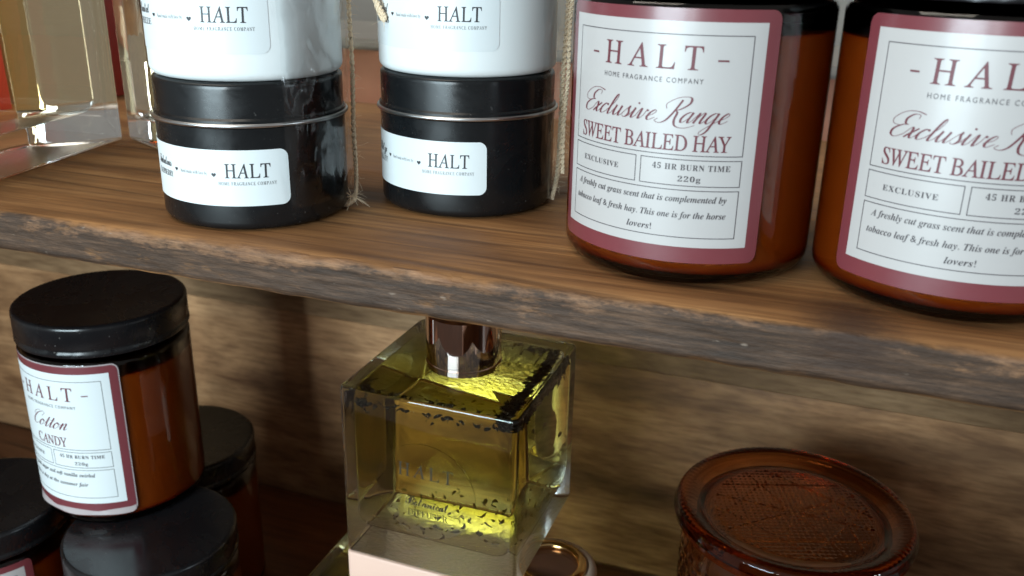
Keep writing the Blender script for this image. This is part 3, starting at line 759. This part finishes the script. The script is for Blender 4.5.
for i in range(34):      # a looser line along the front
    sp.append((cl(rnd.uniform(-hi, hi), hi), -hi + abs(rnd.gauss(0, 0.001)), 0.0745 - abs(rnd.gauss(0, 0.0016)), rnd.uniform(0.0022, 0.0045)))
for i in range(18): sp.append((cl(-hi + abs(rnd.gauss(0, .002)), hi), cl(-hi + abs(rnd.gauss(0, .004)), hi), 0.0745 - abs(rnd.gauss(0, 0.002)), rnd.uniform(0.0024, 0.0048)))
for i in range(60):      # scattered in the far right corner
    sp.append((cl(hi - abs(rnd.gauss(0, 0.010)), hi), cl(hi - abs(rnd.gauss(0, 0.004)), hi), 0.0765 - abs(rnd.gauss(0, 0.0010)), rnd.uniform(0.002, 0.004)))
for i in range(70): sp.append((cl(hi - abs(rnd.gauss(0, .0015)), hi), cl(-hi + abs(rnd.gauss(0, .016)), hi), 0.0755 - abs(rnd.gauss(0, 0.0016)), rnd.uniform(0.004, 0.0068)))
flakes('floating_botanicals', sp, M['botan'], 'dark dried flower bits floating at the top of the yellow oil', 5)
sp = [(rnd.uniform(-hi * .85, hi * .85), rnd.uniform(-hi * .85, hi * .85), 0.0142 + abs(rnd.gauss(0, 0.0012)), rnd.uniform(0.0018, 0.0045)) for i in range(75)]
flakes('settled_botanicals', sp, M['botan2'], 'brown dried flower bits settled on the bottom of the yellow oil', 6)

# what the bottle stands on and what is behind it
BZ = -0.2000
t = thing('gift_box', 'shallow peach card box directly under the square bottle of yellow oil', 'box', (CUBE[0] - 0.0122, CUBE[1], BZ + 0.0003), CROT)
hb = CUBE[2] - BZ - 0.0006
bm = bmesh.new(); rbox(bm, CS - 0.0252, CS - 0.0008, 0, 0.016, 0.0025, 0.0006); obj('box_base', bm, M['peach'], t, 30)
bm = bmesh.new(); rbox(bm, CS - 0.0246, CS - 0.0002, 0.0163, hb, 0.0025, 0.0008); obj('box_lid', bm, M['peach'], t, 30)

def cream_cap(root, z, r=0.0225):
    bm = bmesh.new()
    prof = [(0.0, z), (r, z), (r, z + 0.018)] + arcp(r - 0.0035, z + 0.018, 0.0035, 0, 90, 6) + [(0.0185, z + 0.0214), (0.018, z + 0.0195), (0, z + 0.0195)]
    lathe(bm, prof, 96); cp = obj('cap', bm, M['cream'], root, 40)
    bm = bmesh.new(); lathe(bm, [(0.0152 + 0.0024 * cos(a), z + 0.0212 + 0.0022 * sin(a)) for a in [2 * pi * i / 14 for i in range(14)]], 96, closed=True); obj('gold_ring', bm, M['gold'], cp, 180)
    bm = bmesh.new(); lathe(bm, [(0, z + 0.0196), (0.0135, z + 0.0198), (0.0135, z + 0.0200), (0, z + 0.0206)], 64); obj('inner_disc', bm, M['black_in'], cp, 40)
t = thing('diffuser_bottle', 'low square bottle of yellow oil under the left part of the peach box', 'diffuser bottle', (-0.1815, 0.3520, FLOOR_Z + 0.0003), 0.0, None)
bottle(t, 0.080, BZ - FLOOR_Z - 0.0004, 0.0045, 0.012, None, M['oil'], M['oil'], rv_in=0.006, top=0.0025)
bm = bmesh.new(); zb = BZ - FLOOR_Z - 0.0003
lathe(bm, [(0, zb), (0.0095, zb), (0.0108, zb + 0.004), (0.0112, zb + 0.022)] + arcp(0.0072, zb + 0.030, 0.004, 0, 90, 6) + [(0, zb + 0.0345)], 64)
st = obj('stopper', bm, M['cream'], t, 50); st.location = (-0.0125, 0.026, 0)
t = thing('capped_bottle', 'small bottle with cream cap and gold ring under the right of the peach box', 'bottle', (-0.1035, 0.3550, FLOOR_Z + 0.0003), 0.0, None)
bottle(t, 0.050, 0.0790, 0.005, 0.010, 0.070, M['oil'], M['oil_top']); cream_cap(t, 0.0792)

# ------------------------------------------------------------------ embossed amber jar with glass lid
ER = 0.050; EX, EY, EZ = 0.0025, 0.3730, FLOOR_Z; EH = 0.1500
t = thing('embossed_jar', 'dark amber embossed glass jar with a patterned glass lid', 'jar', (EX, EY, EZ), 0.35)
def emb(r, z, a):
    if r < 0.040 or not (0.008 < z < EH - 0.022): return r
    k = 44; row = z / 0.0048
    p = abs(((a * k / (2 * pi) + 0.5 * (int(row) % 2)) % 1) - 0.5) * 2; q = abs((row % 1) - 0.5) * 2
    return r + 0.0011 * max(0, 1 - max(p, q) * 1.05)
bm = bmesh.new()
zt = EH - 0.012
pr = [(0, 0.001), (0.036, 0.0)] + arcp(0.041, 0.006, 0.006, -90, 0, 5) + [(0.0472, 0.006 + (zt - 0.014) * i / 150) for i in range(1, 151)] + [(0.0465, zt - 0.004), (0.0450, zt)]
pr += [(0.0420, zt), (0.0425, zt - 0.006), (0.0435, zt - 0.012), (0.0435, 0.014), (0.040, 0.008), (0, 0.007)]
lathe(bm, pr, 264, emb); body = obj('glass_body', bm, M['amber2'], t, 60)
bm = bmesh.new(); lathe(bm, [(0, 0.0076), (0.040, 0.0086), (0.0428, 0.014), (0.0428, 0.092), (0.041, 0.0925), (0, 0.0915)], 96); obj('wax', bm, M['wax'], body, 40)
def pat(x, y):
    r = hypot(x, y); a = atan2(y, x)
    if r > 0.0345: return 0.0
    line = 0.0
    for q in range(4):                                       # straight chords make an eight-sided figure
        d = x * cos(q * pi / 4) + y * sin(q * pi / 4)
        for c_ in (0.0215, -0.0215): line = max(line, 1 - abs(d - c_) / 0.0005)
    sec = (a / (2 * pi) * 8 + 0.5) % 8
    line = max(line, 1 - abs((sec % 1) - 0.5) * 0 - 1 + 0) if r < 0.004 else max(line, 1 - r * min(sec % 1, 1 - sec % 1) * 2 * pi / 8 / 0.0005)
    p = abs((x / 0.0023) % 1 - 0.5) * 2; q = abs((y / 0.0023) % 1 - 0.5) * 2
    amp = 0.00045
    return 0.00035 * max(0, line) + amp * max(0, 1 - max(p, q))
bm = bmesh.new()
zl = EH - 0.0115
prof = [(0.0478, zl)] + arcp(0.0485, zl + 0.004, 0.0035, -90, 0, 5)[1:] + [(0.0522, zl + 0.0055)] + arcp(0.0478, zl + 0.0072, 0.0036, 0, 100, 8) + [(0.0440, zl + 0.0100), (0.0415, zl + 0.0082), (0.0395, zl + 0.0070), (0.0370, zl + 0.0066)]
n0 = len(prof); prof += [(0.0350 * (1 - i / 84), zl + 0.0066) for i in range(0, 84)] + [(0, zl + 0.0066)]
def lidz(bm_):
    for v in bm_.verts:
        r_ = hypot(v.co.x, v.co.y)
        if r_ < 0.0352 and v.co.z > zl + 0.006: v.co.z += pat(v.co.x, v.co.y)
        elif r_ > 0.0440 and v.co.z > zl + 0.006: v.co.z += 0.00022 * max(0, cos(atan2(v.co.y, v.co.x) * 100))
lathe(bm, prof, 300)
lidz(bm)
pr2 = [(0.0478, zl), (0.0420, zl), (0.0410, zl - 0.006), (0.0395, zl - 0.006), (0.0385, zl + 0.0022), (0, zl + 0.0026)]
rings_top = None
bm2 = bmesh.new(); lathe(bm2, pr2[::-1], 300)
me_tmp = bpy.data.meshes.new('tmp'); bm2.to_mesh(me_tmp); bm2.free()
bm.from_mesh(me_tmp); bpy.data.meshes.remove(me_tmp)
bmesh.ops.remove_doubles(bm, verts=bm.verts[:], dist=1e-6)
bmesh.ops.recalc_face_normals(bm, faces=bm.faces[:])
obj('glass_lid', bm, M['amber2'], t, 25)

# ------------------------------------------------------------------ large clear bottles at the top left
t = thing('clear_bottle', 'big square clear glass bottle with a thick base at the top left edge', 'diffuser bottle', (0, 0, 0), 0)
s = 0.115; ang = radians(-8.5 + 0)
cnr = Vector((-0.3436, 0.3738)); ux = Vector((cos(pi + ang), sin(pi + ang))); uy = Vector((sin(-pi / 2 - 0) * 0, 0))
# right-hand far corner at cnr; right face runs toward the viewer
dirf = (Vector((-0.3303, 0.285)) - cnr).normalized(); dirl = Vector((dirf.y, -dirf.x))
if dirl.x > 0: dirl = -dirl
ctr = cnr + dirf * s / 2 + dirl * s / 2
t.location = (ctr.x, ctr.y, 0.0003); t.rotation_euler = (0, 0, atan2(dirf.y, dirf.x) + pi / 2)
g = bottle(t, s, 0.135, 0.009, 0.017, 0.112, M['pale_oil'], M['pale_top'], rv_out=0.002, rv_in=0.012)
collar(t, 0.135, 0.02, 0.03)
t = thing('clear_bottle', 'clear glass bottle of pale yellow oil behind the left pair of tins', 'diffuser bottle', (-0.2960, 0.3915, 0.0003), radians(-27))
g = bottle(t, 0.070, 0.110, 0.006, 0.012, 0.085, M['pale_oil'], M['pale_top'], rv_out=0.003)
collar(t, 0.110, 0.016, 0.02)

t = thing('red_gift_box', 'red card box standing behind the big clear bottle', 'box', (-0.505, 0.475, 0.0001), 0.06)
bm = bmesh.new(); rbox(bm, 0.13, 0.05, 0, 0.115, 0.001, 0.0008); obj('box_base', bm, M['red'], t, 30)
bm = bmesh.new(); rbox(bm, 0.132, 0.052, 0.1152, 0.150, 0.001, 0.0008); obj('box_lid', bm, M['red'], t, 30)
bm = bmesh.new()
for k in range(70):
    p = Vector((-0.338 + RND.gauss(0, .004), 0.385 + RND.gauss(0, .003), 0.098 + RND.gauss(0, .003))); d = Vector((RND.gauss(0, 1), RND.gauss(0, 1), RND.gauss(-.6, .8))).normalized() * RND.uniform(.004, .009)
    sweep(bm, [p, p + d * .5 + Vector((0, 0, .001)), p + d], [0.00022, 0.0002, 0.0001], 4)
twine_mesh(bm, [(-0.346, 0.380, 0.125), (-0.343, 0.383, 0.110), (-0.338, 0.385, 0.098)], rad=0.0012, hairs=30, hl=0.006)
tag(obj('tassel', bm, M['pink']), 'fuzzy pink tassel hanging beside the big clear bottle', 'tassel')

# brick ledge behind the shelf
t = thing('brick_wall', 'low orange brick wall with a grey capping, out of focus behind the shelf', 'wall', (0, 0.60, 0))
bm = bmesh.new()
bmesh.ops.create_cube(bm, size=1)
for v in bm.verts: v.co = Vector((-0.1 + v.co.x * 1.8, 0.054 + v.co.y * 0.09, -0.121 + v.co.z * 0.29))
obj('mortar_core', bm, M['mortar'], t, None)
bm = bmesh.new()
for row in range(5):
    for k in range(-5, 5):
        x = k * 0.20 + (row % 2) * 0.10 - 0.06; z = 0.0245 - row * 0.068
        b2 = bmesh.ops.create_cube(bm, size=1)['verts']
        for v in b2: v.co = Vector((x + v.co.x * 0.188, 0.052 + v.co.y * 0.10, z - 0.029 + v.co.z * 0.058))
obj('brickwork', bm, M['terracotta'], t, None)
bm = bmesh.new(); bmesh.ops.create_cube(bm, size=1)
for v in bm.verts: v.co = Vector((-0.1 + v.co.x * 1.84, 0.050 + v.co.y * 0.13, 0.0290 + v.co.z * 0.0075))
bmesh.ops.bevel(bm, geom=bm.edges[:], offset=0.002, segments=2, affect='EDGES')
obj('capping', bm, M['mortar'], t, 30)
